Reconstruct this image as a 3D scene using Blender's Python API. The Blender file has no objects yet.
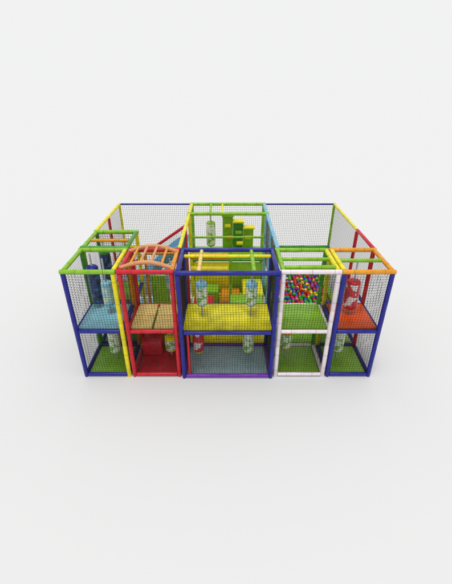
import bpy, bmesh, math, random
from mathutils import Vector, Matrix
random.seed(4)
sc = bpy.context.scene
COL = sc.collection

# ---------------- materials ----------------
def vinyl(name, rgb, rough=0.34, bump=0.14, var=0.08, scale=9.0):
    m = bpy.data.materials.new(name); m.use_nodes = True
    nt = m.node_tree; b = nt.nodes['Principled BSDF']
    b.inputs['Roughness'].default_value = rough
    b.inputs['Specular IOR Level'].default_value = 0.32
    tc = nt.nodes.new('ShaderNodeTexCoord')
    n = nt.nodes.new('ShaderNodeTexNoise'); n.inputs['Scale'].default_value = scale; n.inputs['Detail'].default_value = 5
    nt.links.new(tc.outputs['Object'], n.inputs['Vector'])
    r = nt.nodes.new('ShaderNodeValToRGB')
    r.color_ramp.elements[0].position = 0.3; r.color_ramp.elements[1].position = 0.7
    lo = [max(0, c*(1-var*2)) for c in rgb]; hi = [min(1, c*(1+var)+0.002) for c in rgb]
    r.color_ramp.elements[0].color = (*lo, 1); r.color_ramp.elements[1].color = (*hi, 1)
    nt.links.new(n.outputs['Fac'], r.inputs['Fac']); nt.links.new(r.outputs['Color'], b.inputs['Base Color'])
    n2 = nt.nodes.new('ShaderNodeTexNoise'); n2.inputs['Scale'].default_value = 26; n2.inputs['Detail'].default_value = 4
    nt.links.new(tc.outputs['Object'], n2.inputs['Vector'])
    bp = nt.nodes.new('ShaderNodeBump'); bp.inputs['Strength'].default_value = bump; bp.inputs['Distance'].default_value = 0.02
    nt.links.new(n2.outputs['Fac'], bp.inputs['Height']); nt.links.new(bp.outputs['Normal'], b.inputs['Normal'])
    return m

BLUE = vinyl('blue_vinyl', (0.014, 0.018, 0.25))
PURPLE = vinyl('purple_vinyl', (0.16, 0.03, 0.38))
RED = vinyl('red_vinyl', (0.56, 0.012, 0.025))
YEL = vinyl('yellow_vinyl', (0.80, 0.70, 0.012))
LIME = vinyl('lime_vinyl', (0.23, 0.48, 0.02))
GREEN = vinyl('green_vinyl', (0.06, 0.28, 0.03))
ORANGE = vinyl('orange_vinyl', (0.74, 0.30, 0.015))
DORANGE = vinyl('red_orange_vinyl', (0.70, 0.085, 0.008))
PEACH = vinyl('peach_vinyl', (0.66, 0.30, 0.13))
CREAM = vinyl('cream_vinyl', (0.80, 0.58, 0.18))
WHITE = vinyl('white_vinyl', (0.80, 0.70, 0.74), var=.04)
SKY = vinyl('light_blue_vinyl', (0.20, 0.48, 0.66))
TEAL = vinyl('pale_blue_vinyl', (0.24, 0.52, 0.62))
PALE = vinyl('pale_blue_grey_vinyl', (0.36, 0.50, 0.60))
BLACK = vinyl('black_nylon', (0.012, 0.012, 0.014), rough=0.7, bump=0)
NETM = vinyl('net_cord', (0.014, 0.014, 0.012), rough=0.8, bump=0)
NETL = vinyl('olive_net_cord', (0.11, 0.11, 0.085), rough=0.8, bump=0)
STEEL = vinyl('galvanised_steel', (0.4, 0.4, 0.42), rough=0.3, bump=0)

def blotch(name, a, b_, c, scale=7):
    m = bpy.data.materials.new(name); m.use_nodes = True
    nt = m.node_tree; b = nt.nodes['Principled BSDF']; b.inputs['Roughness'].default_value = 0.35
    tc = nt.nodes.new('ShaderNodeTexCoord')
    v = nt.nodes.new('ShaderNodeTexNoise'); v.inputs['Scale'].default_value = scale; v.inputs['Detail'].default_value = 1.0
    nt.links.new(tc.outputs['Object'], v.inputs['Vector'])
    r = nt.nodes.new('ShaderNodeValToRGB'); r.color_ramp.interpolation = 'CONSTANT'
    e = r.color_ramp.elements
    e[0].position = 0; e[0].color = (*b_, 1)
    e[1].position = 0.42; e[1].color = (*a, 1)
    x = e.new(0.60); x.color = (*c, 1)
    nt.links.new(v.outputs['Fac'], r.inputs['Fac']); nt.links.new(r.outputs['Color'], b.inputs['Base Color'])
    return m
PR_GREEN = blotch('green_white_print', (0.72, 0.76, 0.66), (0.20, 0.46, 0.08), (0.5, 0.66, 0.22))
PR_BLUE = blotch('light_blue_print', (0.30, 0.60, 0.68), (0.65, 0.74, 0.5), (0.14, 0.38, 0.55))
PR_RED = blotch('red_white_print', (0.62, 0.04, 0.05), (0.78, 0.74, 0.72), (0.45, 0.02, 0.08), 5)
PR_NAVY = blotch('navy_print', (0.02, 0.05, 0.14), (0.012, 0.012, 0.016), (0.04, 0.16, 0.32), 9)
PR_DECK = vinyl('yellow_deck_vinyl', (0.78, 0.70, 0.008), bump=0.2, var=0.16, scale=4)

# ---------------- helpers ----------------
def empty(name, loc, parent=None):
    o = bpy.data.objects.new(name, None); COL.objects.link(o)
    o.empty_display_size = 0.2
    if parent: o.parent = parent
    o.location = Vector(loc) - (Vector(parent['wl']) if parent else Vector((0, 0, 0)))
    o['wl'] = list(loc)
    return o

def mk(name, bm, mats, parent, loc, smooth=True):
    me = bpy.data.meshes.new(name); bm.normal_update(); bm.to_mesh(me); bm.free()
    for m in mats: me.materials.append(m)
    if smooth:
        for p in me.polygons: p.use_smooth = True
    o = bpy.data.objects.new(name, me); COL.objects.link(o)
    if parent:
        o.parent = parent; o.location = Vector(loc) - Vector(parent['wl'])
    else:
        o.location = loc
    o['wl'] = list(loc)
    return o

def lathe(bm, p1, d, prof, segs=20, mat=0):
    d = d.normalized(); q = d.to_track_quat('Z', 'Y').to_matrix()
    rings = []
    for t, r in prof:
        if r < 1e-6:
            rings.append([bm.verts.new(p1 + d*t)])
        else:
            rings.append([bm.verts.new(p1 + d*t + q @ Vector((math.cos(a)*r, math.sin(a)*r, 0)))
                          for a in [2*math.pi*i/segs for i in range(segs)]])
    for A, B in zip(rings, rings[1:]):
        for i in range(segs):
            j = (i+1) % segs
            if len(A) == 1: f = [A[0], B[j], B[i]]
            elif len(B) == 1: f = [A[i], A[j], B[0]]
            else: f = [A[i], A[j], B[j], B[i]]
            try:
                ff = bm.faces.new(f); ff.material_index = mat
            except Exception: pass

def tube(name, a, b, mat, parent, r=0.045, ties=True):
    a = Vector(a); b = Vector(b); L = (b-a).length; d = (b-a)
    bm = bmesh.new(); z = Vector((0, 0, 0))
    prof = [(0, 0), (0, r*.8), (r*.08, r*.95), (r*.25, r)]
    # foam sleeve pieces: shallow groove where two sleeves butt
    if ties:
        n = max(1, int(L/0.62))
        for i in range(1, n):
            t = i*L/n + random.uniform(-.03, .03)
            prof += [(t-.012, r), (t-.003, r*.90), (t+.003, r*.90), (t+.012, r)]
    prof += [(L-r*.25, r), (L-r*.08, r*.95), (L, r*.8), (L, 0)]
    lathe(bm, z, d, prof)
    if ties:
        n = max(2, int(L/0.36))
        for i in range(n):
            t = (i+0.5)*L/n + random.uniform(-.05, .05)
            w = 0.0018
            lathe(bm, z, d, [(t-w, r*.97), (t-w, r+.0015), (t+w, r+.0015), (t+w, r*.97)], mat=1)
    bmesh.ops.recalc_face_normals(bm, faces=bm.faces)
    o = mk(name, bm, [mat, BLACK], parent, a)
    o.data.set_sharp_from_angle(angle=math.radians(40))
    return o

def box(name, lo, hi, mat, parent, bev=0.02, rot=None):
    lo = Vector(lo); hi = Vector(hi); c = (lo+hi)/2; s = (hi-lo)
    bm = bmesh.new(); bmesh.ops.create_cube(bm, size=1)
    bmesh.ops.scale(bm, vec=s, verts=bm.verts)
    bmesh.ops.bevel(bm, geom=bm.edges[:], offset=min(bev, min(s)*.45), segments=3, affect='EDGES', profile=0.5)
    o = mk(name, bm, [mat], parent, c)
    o.data.set_sharp_from_angle(angle=math.radians(50))
    if rot: o.rotation_euler = rot
    return o

def net(name, o0, u, v, parent, cell=0.055, th=0.006, mat=None, bulge=0.012):
    """knotted cord net stretched over o0, o0+u, o0+v"""
    o0 = Vector(o0); u = Vector(u); v = Vector(v); n = u.cross(v).normalized()
    bm = bmesh.new(); ph = random.uniform(0, 6)
    def P(s, t):
        return u*s + v*t + n*(bulge*math.sin(math.pi*s)*math.sin(math.pi*t)*1.0 + 0.004*math.sin(9*s+5*t+ph)) \
            + u.normalized()*0.012*math.sin(7*t+ph)*math.sin(math.pi*s) + v.normalized()*0.014*math.sin(8*s+ph)*math.sin(math.pi*t)
    def strand(pts, side):
        prev = None; h = th/2
        for p in pts:
            ring = [bm.verts.new(p + side*h), bm.verts.new(p + n*h), bm.verts.new(p - side*h), bm.verts.new(p - n*h)]
            if prev:
                for i in range(4):
                    j = (i+1) % 4; bm.faces.new([prev[i], prev[j], ring[j], ring[i]])
            prev = ring
    nu = max(2, round(u.length/cell)); nv = max(2, round(v.length/cell)); S = 7
    for i in range(nu+1):
        strand([P(i/nu, k/S) for k in range(S+1)], u.normalized())
    for j in range(nv+1):
        strand([P(k/S, j/nv) for k in range(S+1)], v.normalized())
    return mk(name, bm, [mat or NETM], parent, o0, smooth=False)

def roller(parent, x, y, z0, z1, r, mat, capm, pole=None):
    """vertical padded roller turning on a steel pole"""
    e = empty('vertical_roller', (x, y, z0), parent)
    bm = bmesh.new(); L = z1-z0
    lathe(bm, Vector((0, 0, 0)), Vector((0, 0, 1)), [(0.0, .02), (0.0, r*.8), (.02, r*.97), (.05, r), (.09, r), (L*.5, r*1.06), (L-.09, r), (L-.05, r), (L-.02, r*.97), (L, r*.8), (L, .02)], segs=28)
    for f in bm.faces:
        zc = f.calc_center_median().z
        if zc < .07 or zc > L-.07: f.material_index = 1
    bmesh.ops.recalc_face_normals(bm, faces=bm.faces)
    mk('roller_padding', bm, [mat, capm], e, (x, y, z0))
    if pole:
        tube('roller_pole', (x, y, pole[0]), (x, y, pole[1]), STEEL, e, r=.017, ties=False)
    return e

# ---------------- layout constants ----------------
H = 2.5; DK = 1.2
YF, YM, YL2, YB0, YB = 6.1, 7.12, 8.18, 9.53, 10.42
XL, XR = -3.03, 3.08

PS = empty('play_structure', (0, 8.2, 0))
PS['label'] = 'two-level multicoloured soft play frame with padded tubes and black nets'
PS['category'] = 'play structure'

def module(name, x0, x1, y0, y1, c_post, c_top, c_mid, c_bot, deck=None, floor=None, c_side=None, posts=None, label=None):
    e = empty(name, ((x0+x1)/2, (y0+y1)/2, 0), PS)
    if label: e['label'] = label
    posts = posts or [c_post]*4
    r = .045
    for (x, y), c in zip([(x0, y0), (x1, y0), (x0, y1), (x1, y1)], posts):
        tube('post', (x, y, 0.0), (x, y, H-.04), c, e, r)
    cs = c_side or [c_top, c_top]
    tube('beam', (x0-.05, y0, H), (x1+.05, y0, H), c_top[0] if isinstance(c_top, list) else c_top, e, r)
    tube('beam', (x0-.05, y1, H), (x1+.05, y1, H), c_top[1] if isinstance(c_top, list) else c_top, e, r)
    tube('beam', (x0, y0+.045, H), (x0, y1-.045, H), cs[0], e, r*.98)
    tube('beam', (x1, y0+.045, H), (x1, y1-.045, H), cs[1], e, r*.98)
    for z, c in ((DK-.03, c_mid), (.055, c_bot)):
        tube('beam', (x0+.045, y0, z), (x1-.045, y0, z), c, e, r*.92)
        tube('beam', (x0+.045, y1, z), (x1-.045, y1, z), c, e, r*.92)
        tube('beam', (x0, y0+.045, z), (x0, y1-.045, z), c, e, r*.9)
        tube('beam', (x1, y0+.045, z), (x1, y1-.045, z), c, e, r*.9)
    if deck:
        box('deck', (x0+.03, y0+.05, DK-.045), (x1-.03, y1-.05, DK+.035), deck, e)
    if floor:
        box('floor_mat', (x0+.05, y0+.055, .005), (x1-.05, y1-.055, .06), floor, e)
    return e

def front_net(e, x0, x1, y, lo=True, hi=True, **k):
    if lo: net('safety_net', (x0+.04, y, .1), (x1-x0-.08, 0, 0), (0, 0, DK-.17), e, **k)
    if hi: net('safety_net', (x0+.04, y, DK+.03), (x1-x0-.08, 0, 0), (0, 0, H-DK-.08), e, **k)
def side_net(e, x, y0, y1, lo=True, hi=True, **k):
    if lo: net('safety_net', (x, y0+.05, .1), (0, y1-y0-.1, 0), (0, 0, DK-.17), e, **k)
    if hi: net('safety_net', (x, y0+.05, DK+.03), (0, y1-y0-.1, 0), (0, 0, H-DK-.08), e, **k)

# ---- left tower (front and rear cell)
A = module('play_tower', XL+.03, -2.08, YF, YM, BLUE, LIME, BLUE, BLUE, deck=TEAL, floor=LIME, c_side=[LIME, YEL],
           posts=[BLUE, YEL, GREEN, ORANGE], label='blue and yellow tower with pale blue deck')
front_net(A, XL+.03, -2.08, YF); side_net(A, XL+.03, YF, YM)
net('safety_net', (-2.98, YM, .1), (.86, 0, 0), (0, 0, DK-.17), A)
side_net(A, -2.08, YF, YM)
roller(A, -2.46, 6.72, 1.42, 1.98, .11, PR_BLUE, TEAL, (1.2, 2.48))
roller(A, -2.47, 6.62, .25, .85, .12, PR_GREEN, LIME, (.05, 1.17))
roller(A, -2.79, 6.98, 1.33, 2.2, .12, PR_NAVY, BLUE, (1.2, 2.48))
A2 = module('play_tower', XL+.03, -2.08, YM+.1, YL2, GREEN, [GREEN, LIME], BLUE, BLUE, deck=LIME, floor=GREEN, c_side=[LIME, GREEN],
           posts=[LIME, ORANGE, GREEN, YEL], label='lime green tower cell behind the blue one')
side_net(A2, XL+.03, YM+.1, YL2)
net('safety_net', (-2.98, YL2, DK+.03), (.86, 0, 0), (0, 0, H-DK-.08), A2)
tube('beam', (-2.95, 7.65, H), (-2.13, 7.65, H), ORANGE, A2, .036)
roller(A2, -2.72, 7.65, 1.3, 2.3, .12, PR_NAVY, GREEN, (1.2, 2.48))

# ---- arch bay
B = module('arch_bay', -1.96, -1.0, YF, YM, RED, RED, RED, RED, deck=None, floor=RED, c_side=[RED, ORANGE], label='red framed bay with curved peach roof arches')
front_net(B, -1.96, -1.0, YF)
net('safety_net', (-1.92, YM, .1), (.88, 0, 0), (0, 0, DK-.17), B)
net('safety_net', (-1.92, YM, DK+.03), (.88, 0, 0), (0, 0, H-DK-.08), B)
for i, (a, b_) in enumerate(((-1.92, -1.5), (-1.46, -1.04))):
    box('deck_plank', (a, YF+.06, DK-.04), (b_, YF+.50, DK+.035), CREAM, B)
    box('deck_plank', (a, YF+.52, DK-.04), (b_, YM-.06, DK+.035), CREAM, B)
def arch(y, rise, mat, r, parent, x0=-1.97, x1=-1.0, z=H+.02):
    bm = bmesh.new(); N = 22; S = 14; prev = None
    for k in range(N+1):
        t = k/N; a = math.pi*t
        p = Vector((x0 + (x1-x0)*t, 0, z-H + rise*math.sin(a)))
        dx = (x1-x0); dz = rise*math.pi*math.cos(a); T = Vector((dx, 0, dz)).normalized(); Nn = Vector((-T.z, 0, T.x))
        ring = [bm.verts.new(p + Nn*math.cos(w)*r + Vector((0, 1, 0))*math.sin(w)*r) for w in [2*math.pi*i/S for i in range(S)]]
        if prev:
            for i in range(S):
                j = (i+1) % S; bm.faces.new([prev[i], prev[j], ring[j], ring[i]])
        else: bm.faces.new(ring)
        prev = ring
    bm.faces.new(prev[::-1]); bmesh.ops.recalc_face_normals(bm, faces=bm.faces)
    return mk('roof_arch', bm, [mat], parent, (0, y, H))
arch(YF+.12, .12, PEACH, .04, B); arch(YM-.12, .12, PEACH, .04, B)
for t in (.2, .4, .6, .8):
    x = -1.97+.97*t; z = H+.02+.12*math.sin(math.pi*t)
    tube('roof_rung', (x, YF+.14, z), (x, YM-.14, z), ORANGE if t in (.2, .8) else PEACH, B, .025, ties=False)
box('foam_step', (-1.9, 6.7, .065), (-1.45, 7.05, .45), RED, B, .03)
roller(B, -1.25, 6.75, .2, .6, .12, PR_GREEN, YEL, (.05, 1.17))

# ---- centre tower
YC = YF-.05
C = module('play_tower', -.89, .95, YC, YM, BLUE, BLUE, BLUE, PURPLE, deck=PR_DECK, floor=PALE, c_side=[BLUE, BLUE], label='royal blue central tower with yellow deck')
front_net(C, -.89, .95, YC)
side_net(C, -.89, YC, YM); side_net(C, .95, YC, YM)
net('safety_net', (-.84, YM, .1), (1.74, 0, 0), (0, 0, DK-.17), C)
for x, m in ((-.5, CREAM), (.52, LIME)):
    tube('beam', (x, YC+.05, H), (x, YM-.05, H), m, C, .038)
tube('beam', (-.84, 6.85, H-.02), (.90, 6.85, H-.02), YEL, C, .034)
roller(C, -.5, 6.6, 1.5, 2.03, .115, PR_GREEN, SKY, (1.2, 2.48))
roller(C, .52, 6.6, 1.5, 2.03, .115, PR_GREEN, SKY, (1.2, 2.48))
roller(C, -.62, 6.7, .2, .85, .12, PR_RED, YEL, (.05, 1.17))
roller(C, .50, 6.7, .2, .85, .12, PR_GREEN, LIME, (.05, 1.17))
tube('post', (-.89+.12, YC+.02, .08), (-.89+.12, YC+.02, DK-.08), RED, C, .03)

# ---- white bay
D = module('play_bay', 1.06, 2.07, YF, YM, WHITE, [WHITE, LIME], WHITE, WHITE, deck=LIME, floor=LIME, c_side=[LIME, YEL],
           posts=[WHITE, WHITE, LIME, GREEN], label='white framed bay with lime green deck')
front_net(D, 1.06, 2.07, YF)
net('safety_net', (1.1, YM, .1), (.93, 0, 0), (0, 0, DK-.17), D)
tube('beam', (1.1, YF+.13, H+.03), (2.04, YF+.13, H+.03), LIME, D, .042)
tube('beam', (1.1, 6.66, H), (2.04, 6.66, H), LIME, D, .036)
roller(D, 1.35, 6.7, .3, .8, .11, PR_GREEN, ORANGE, (.05, 1.17))

# ---- right tower
E = module('play_tower', 2.18, 3.06, YF, YM, BLUE, [ORANGE, ORANGE], BLUE, BLUE, deck=DORANGE, floor=LIME, c_side=[YEL, ORANGE],
           posts=[BLUE, BLUE, YEL, RED], label='blue tower with orange roof beams and red-orange deck')
front_net(E, 2.18, 3.06, YF); side_net(E, 3.06, YF, YM); side_net(E, 2.18, YF, YM)
net('safety_net', (2.22, YM, .1), (.8, 0, 0), (0, 0, DK-.17), E)
tube('beam', (2.22, 6.6, H), (3.02, 6.6, H), LIME, E, .038)
roller(E, 2.62, 6.72, 1.36, 2.0, .14, PR_RED, RED, (1.2, 2.48))
roller(E, 2.5, 6.65, .25, .85, .12, PR_GREEN, LIME, (.05, 1.17))

# ---- back centre tower with climbing wall
F = module('play_tower', -.97, 1.08, YB0, YB, LIME, [LIME, LIME], GREEN, YEL, deck=LIME, floor=YEL, c_side=[YEL, SKY],
           posts=[YEL, SKY, LIME, LIME], label='lime green rear tower with climbing wall')
net('safety_net', (-.92, YB+.03, DK+.03), (1.95, 0, 0), (0, 0, H-DK-.08), F, mat=NETL)
for x, c in ((-.42, LIME), (-.1, YEL)): tube('beam', (x, YB0+.05, H), (x, YB-.05, H), c, F, .032)
# stepped climbing wall
steps = [(-.10, .20, 2.22), (.205, .50, 2.04), (.505, .80, 1.86)]
for a, b_, top in steps:
    box('climbing_wall', (a, YB-.16, DK+.04), (b_, YB-.10, top), LIME if top != 2.04 else GREEN, F)
    box('climbing_ledge', (a-.02, YB-.34, top+.005), (b_+.02, YB-.08, top+.07), YEL if top != 2.22 else LIME, F, bev=.02)
for x, z, m, w in ((.05, 1.95, YEL, .18), (.36, 1.75, LIME, .2), (.64, 1.6, YEL, .2), (.1, 1.6, ORANGE, .18), (.4, 1.42, YEL, .2)):
    box('climbing_hold', (x-w/2, YB-.3, z-.05), (x+w/2, YB-.165, z+.05), m, F, bev=.025)
tube('beam', (-.92, YB0, 1.85), (1.03, YB0, 1.85), LIME, F, .03)
box('wall_panel', (-.9, YB0-.02, .12), (.1, YB0+.03, DK-.1), YEL, F)
box('wall_panel', (.14, YB0-.02, .12), (1.0, YB0+.03, DK-.1), LIME, F)
roller(F, -.42, 9.8, 1.5, 2.2, .12, PR_GREEN, LIME, (1.2, 2.48))

# ---- long connecting beams and perimeter
G = empty('perimeter_frame', (0, 9.0, 0), PS)
tube('beam', (-.97, YM+.06, H), (-.97, YB0-.06, H), YEL, G, .042)
tube('beam', (1.08, YM+.06, H), (1.08, YB0-.06, H), SKY, G, .042)
tube('beam', (XL, YL2+.06, H), (XL, YB, H), YEL, G, .038)
tube('beam', (XR, YM+.06, H), (XR, 8.3, H), RED, G, .038)
tube('beam', (XR, 8.32, H), (XR, YB, H), YEL, G, .034)
tube('post', (XL, YB, 0), (XL, YB, H+.03), YEL, G, .036)
tube('post', (XR, YB, 0), (XR, YB, H+.03), LIME, G, .036)
tube('post', (XR, 8.3, 0), (XR, 8.3, H-.04), RED, G, .042)
tube('post', (XL, 9.3, 0), (XL, 9.3, H-.04), RED, G, .036)
tube('beam', (XL+.04, YB, H), (-1.03, YB, H), BLUE, G, .025)
tube('beam', (1.14, YB, H), (XR-.04, YB, H), BLUE, G, .025)
for z, c in ((DK, BLUE), (.055, BLUE)):
    tube('beam', (XL+.04, YB, z), (-1.03, YB, z), YEL, G, .04)
    tube('beam', (1.14, YB, z), (XR-.04, YB, z), GREEN, G, .04)
    tube('beam', (XL, YL2+.06, z), (XL, YB-.04, z), c, G, .04)
    tube('beam', (XR, YM+.06, z), (XR, YB-.04, z), c, G, .04)
for x0, x1 in ((XL, -1.0), (1.1, XR)):
    net('safety_net', (x0+.03, YB, .1), (x1-x0-.06, 0, 0), (0, 0, H-.15), G, mat=NETL, th=.006)
net('safety_net', (XL, YL2+.05, .1), (0, YB-YL2-.1, 0), (0, 0, H-.15), G, mat=NETL)
net('safety_net', (XR, YM+.05, .1), (0, YB-YM-.1, 0), (0, 0, H-.15), G, mat=NETL)

# ---- slide from rear tower down to the left
S = empty('slide', (-2.0, 9.75, 0), PS)
bm = bmesh.new()
N = 16; prev = None
for k in range(N+1):
    t = k/N; x = -1.05-1.85*t; z = 1.45-1.25*(t*t*(3-2*t))*1.0
    sec = [(9.45, z+.22), (9.49, z+.22), (9.52, z+.03), (9.6, z), (10.1, z), (10.18, z+.03), (10.21, z+.22), (10.25, z+.22), (10.25, z-.06), (9.45, z-.06)]
    ring = [bm.verts.new(Vector((x+2.0, y-9.75, zz))) for y, zz in sec]
    if prev:
        for i in range(len(sec)):
            j = (i+1) % len(sec); bm.faces.new([prev[i], prev[j], ring[j], ring[i]])
    else: bm.faces.new(ring)
    prev = ring
bm.faces.new(prev[::-1]); bmesh.ops.recalc_face_normals(bm, faces=bm.faces)
o = mk('slide_bed', bm, [SKY], S, (-2.0, 9.75, 0)); o.data.set_sharp_from_angle(angle=math.radians(35))
tube('handrail', (-1.02, 9.42, 2.25), (-2.1, 9.42, 1.5), RED, S, .04)
tube('handrail', (-2.1, 9.42, 1.5), (-2.9, 9.42, .85), RED, S, .04)
net('safety_net', (-2.05, 9.42, .55), (1.0, 0, .72), (0, 0, .95), S, mat=NETL)

# ---- obstacle lane between centre tower and rear tower
M = empty('obstacle_lane', (0, 8.3, 0), PS)
box('floor_mat', (-.95, YM+.08, .005), (1.05, YB0-.08, .06), YEL, M)
box('floor_mat', (-2.0, YM+.08, .005), (-.99, 9.3, .06), LIME, M)
box('floor_mat', (-2.95, YL2+.08, .005), (-2.04, 9.3, .06), SKY, M)
box('foam_step', (-.85, 8.9, .065), (-.2, 9.4, .5), LIME, M, .04)
box('foam_step', (-.15, 8.7, .065), (.4, 9.4, .35), ORANGE, M, .04)
box('foam_step', (.45, 8.5, .065), (1.0, 9.4, .65), YEL, M, .04)
box('foam_step', (-.8, 7.6, .065), (-.3, 8.2, .8), RED, M, .04)
box('foam_step', (.1, 7.5, .065), (.9, 8.1, .9), LIME, M, .04)
for z in (1.35, 1.7):
    tube('horizontal_roller', (-.9, 8.6, z), (.05, 8.6, z), ORANGE if z > 1.6 else YEL, M, .08, ties=False)
tube('post', (-.97, 8.4, 0), (-.97, 8.4, H-.04), RED, M, .042)
tube('post', (1.08, 8.4, 0), (1.08, 8.4, H-.04), SKY, M, .042)
tube('post', (.12, 8.6, 0), (.12, 8.6, 1.85), LIME, M, .042)
box('wall_panel', (-1.9, 8.3, .1), (-1.45, 8.36, 1.3), LIME, M)
box('wall_panel', (-1.42, 8.3, .1), (-1.1, 8.36, 1.05), YEL, M)
box('ramp', (-1.95, 7.2, .55), (-1.05, 8.4, .63), CREAM, M, .02, rot=(math.radians(-28), 0, 0))
tube('post', (-1.98, 8.33, 0), (-1.98, 8.33, 1.9), ORANGE, M, .04)
tube('post', (-1.03, 8.33, 0), (-1.03, 8.33, 1.9), YEL, M, .04)
tube('beam', (-2.02, 8.33, 1.9), (-.99, 8.33, 1.9), ORANGE, M, .036)
roller(M, -1.3, 7.8, 1.2, 1.8, .12, PR_BLUE, SKY, (.6, 2.0))
net('safety_net', (1.08, YM+.1, DK), (0, 2.3, 0), (0, 0, H-DK-.06), M, mat=NETL)
net('safety_net', (-.97, YM+.1, DK), (0, 1.2, 0), (0, 0, H-DK-.06), M, mat=NETL)

# ---- ball pool
P = empty('ball_pool', (2.1, 8.9, 0), PS)
box('pool_wall', (1.15, 7.9, .005), (2.98, 8.05, .42), GREEN, P, .04)
box('pool_wall', (1.15, 10.18, .005), (2.98, 10.33, .42), GREEN, P, .04)
box('pool_wall', (1.15, 8.055, .005), (1.3, 10.175, .42), LIME, P, .04)
box('pool_wall', (2.83, 8.055, .005), (2.98, 10.175, .42), LIME, P, .04)
box('pool_floor', (1.305, 8.06, .005), (2.825, 10.17, .27), BLUE, P, .01)
box('floor_mat', (1.12, YM+.08, .005), (3.0, 7.88, .06), LIME, P)

ballm = [vinyl('ball_'+n, c, rough=.25, bump=0, var=.02) for n, c in
         (('red', (.66, .015, .015)), ('green', (.04, .42, .03)), ('blue', (.015, .07, .5)), ('yellow', (.8, .62, .01)), ('magenta', (.5, .015, .22)))]
names = ['red', 'green', 'blue', 'yellow', 'pink']
bmeshes = []
for m in ballm:
    bm = bmesh.new(); bmesh.ops.create_icosphere(bm, subdivisions=3, radius=.055)
    me = bpy.data.meshes.new('ball'); bm.to_mesh(me); bm.free(); me.materials.append(m)
    for p in me.polygons: p.use_smooth = True
    bmeshes.append(me)
pts = []
nx, ny = 13, 19
for i in range(nx):
    for j in range(ny):
        x = 1.37+i*(1.39/(nx-1)) + random.uniform(-.012, .012); y = 8.12+j*(1.99/(ny-1)) + random.uniform(-.012, .012)
        pts.append((x, y, .326))
for _ in range(50):
    i = random.randrange(nx-1); j = random.randrange(ny-1)
    p = (1.37+(i+.5)*(1.39/(nx-1)), 8.12+(j+.5)*(1.99/(ny-1)), .40)
    if p not in pts: pts.append(p)
for p in pts:
    k = random.choice([0, 0, 0, 1, 1, 2, 2, 3, 4])
    o = bpy.data.objects.new('ball', bmeshes[k]); COL.objects.link(o); o.location = p
    o['label'] = 'small %s plastic ball lying in the ball pool' % names[k]
    o['category'] = 'ball'; o['group'] = 'balls in the ball pool'

# ---------------- ground ----------------
gm = bpy.data.materials.new('white_studio_floor'); gm.use_nodes = True
b = gm.node_tree.nodes['Principled BSDF']; b.inputs['Roughness'].default_value = .9
b.inputs['Specular IOR Level'].default_value = 0.0
n = gm.node_tree.nodes.new('ShaderNodeTexNoise'); n.inputs['Scale'].default_value = .6
r = gm.node_tree.nodes.new('ShaderNodeValToRGB'); r.color_ramp.elements[0].color = (.688, .688, .688, 1); r.color_ramp.elements[1].color = (.692, .692, .692, 1)
gm.node_tree.links.new(n.outputs['Fac'], r.inputs['Fac']); gm.node_tree.links.new(r.outputs['Color'], b.inputs['Base Color'])
bm = bmesh.new(); bmesh.ops.create_grid(bm, x_segments=1, y_segments=1, size=600)
g = mk('ground', bm, [gm], None, (0, 0, 0), smooth=False); g['kind'] = 'structure'

# ---------------- light ----------------
w = bpy.data.worlds.new('World'); sc.world = w; w.use_nodes = True
bg = w.node_tree.nodes['Background']; bg.inputs[0].default_value = (.885, .885, .89, 1); bg.inputs[1].default_value = 1.0
sd = bpy.data.lights.new('studio_key', 'SUN'); sd.energy = 1.27; sd.angle = math.radians(12); sd.color = (1, .995, .985)
so = bpy.data.objects.new('studio_key', sd); COL.objects.link(so); so.rotation_euler = (math.radians(10), math.radians(-4), 0)

# ---------------- camera ----------------
cd = bpy.data.cameras.new('camera'); cam = bpy.data.objects.new('camera', cd); COL.objects.link(cam)
cd.sensor_fit = 'HORIZONTAL'; cd.sensor_width = 36; cd.lens = 29.6; cd.clip_end = 3000
cam.location = (0, 0, 5.53); cam.rotation_euler = (math.radians(90-29.5), 0, 0)
sc.camera = cam
sc.view_settings.view_transform = 'Standard'; sc.view_settings.look = 'None'; sc.view_settings.exposure = 0
for o in bpy.data.objects:
    if 'wl' in o: del o['wl']
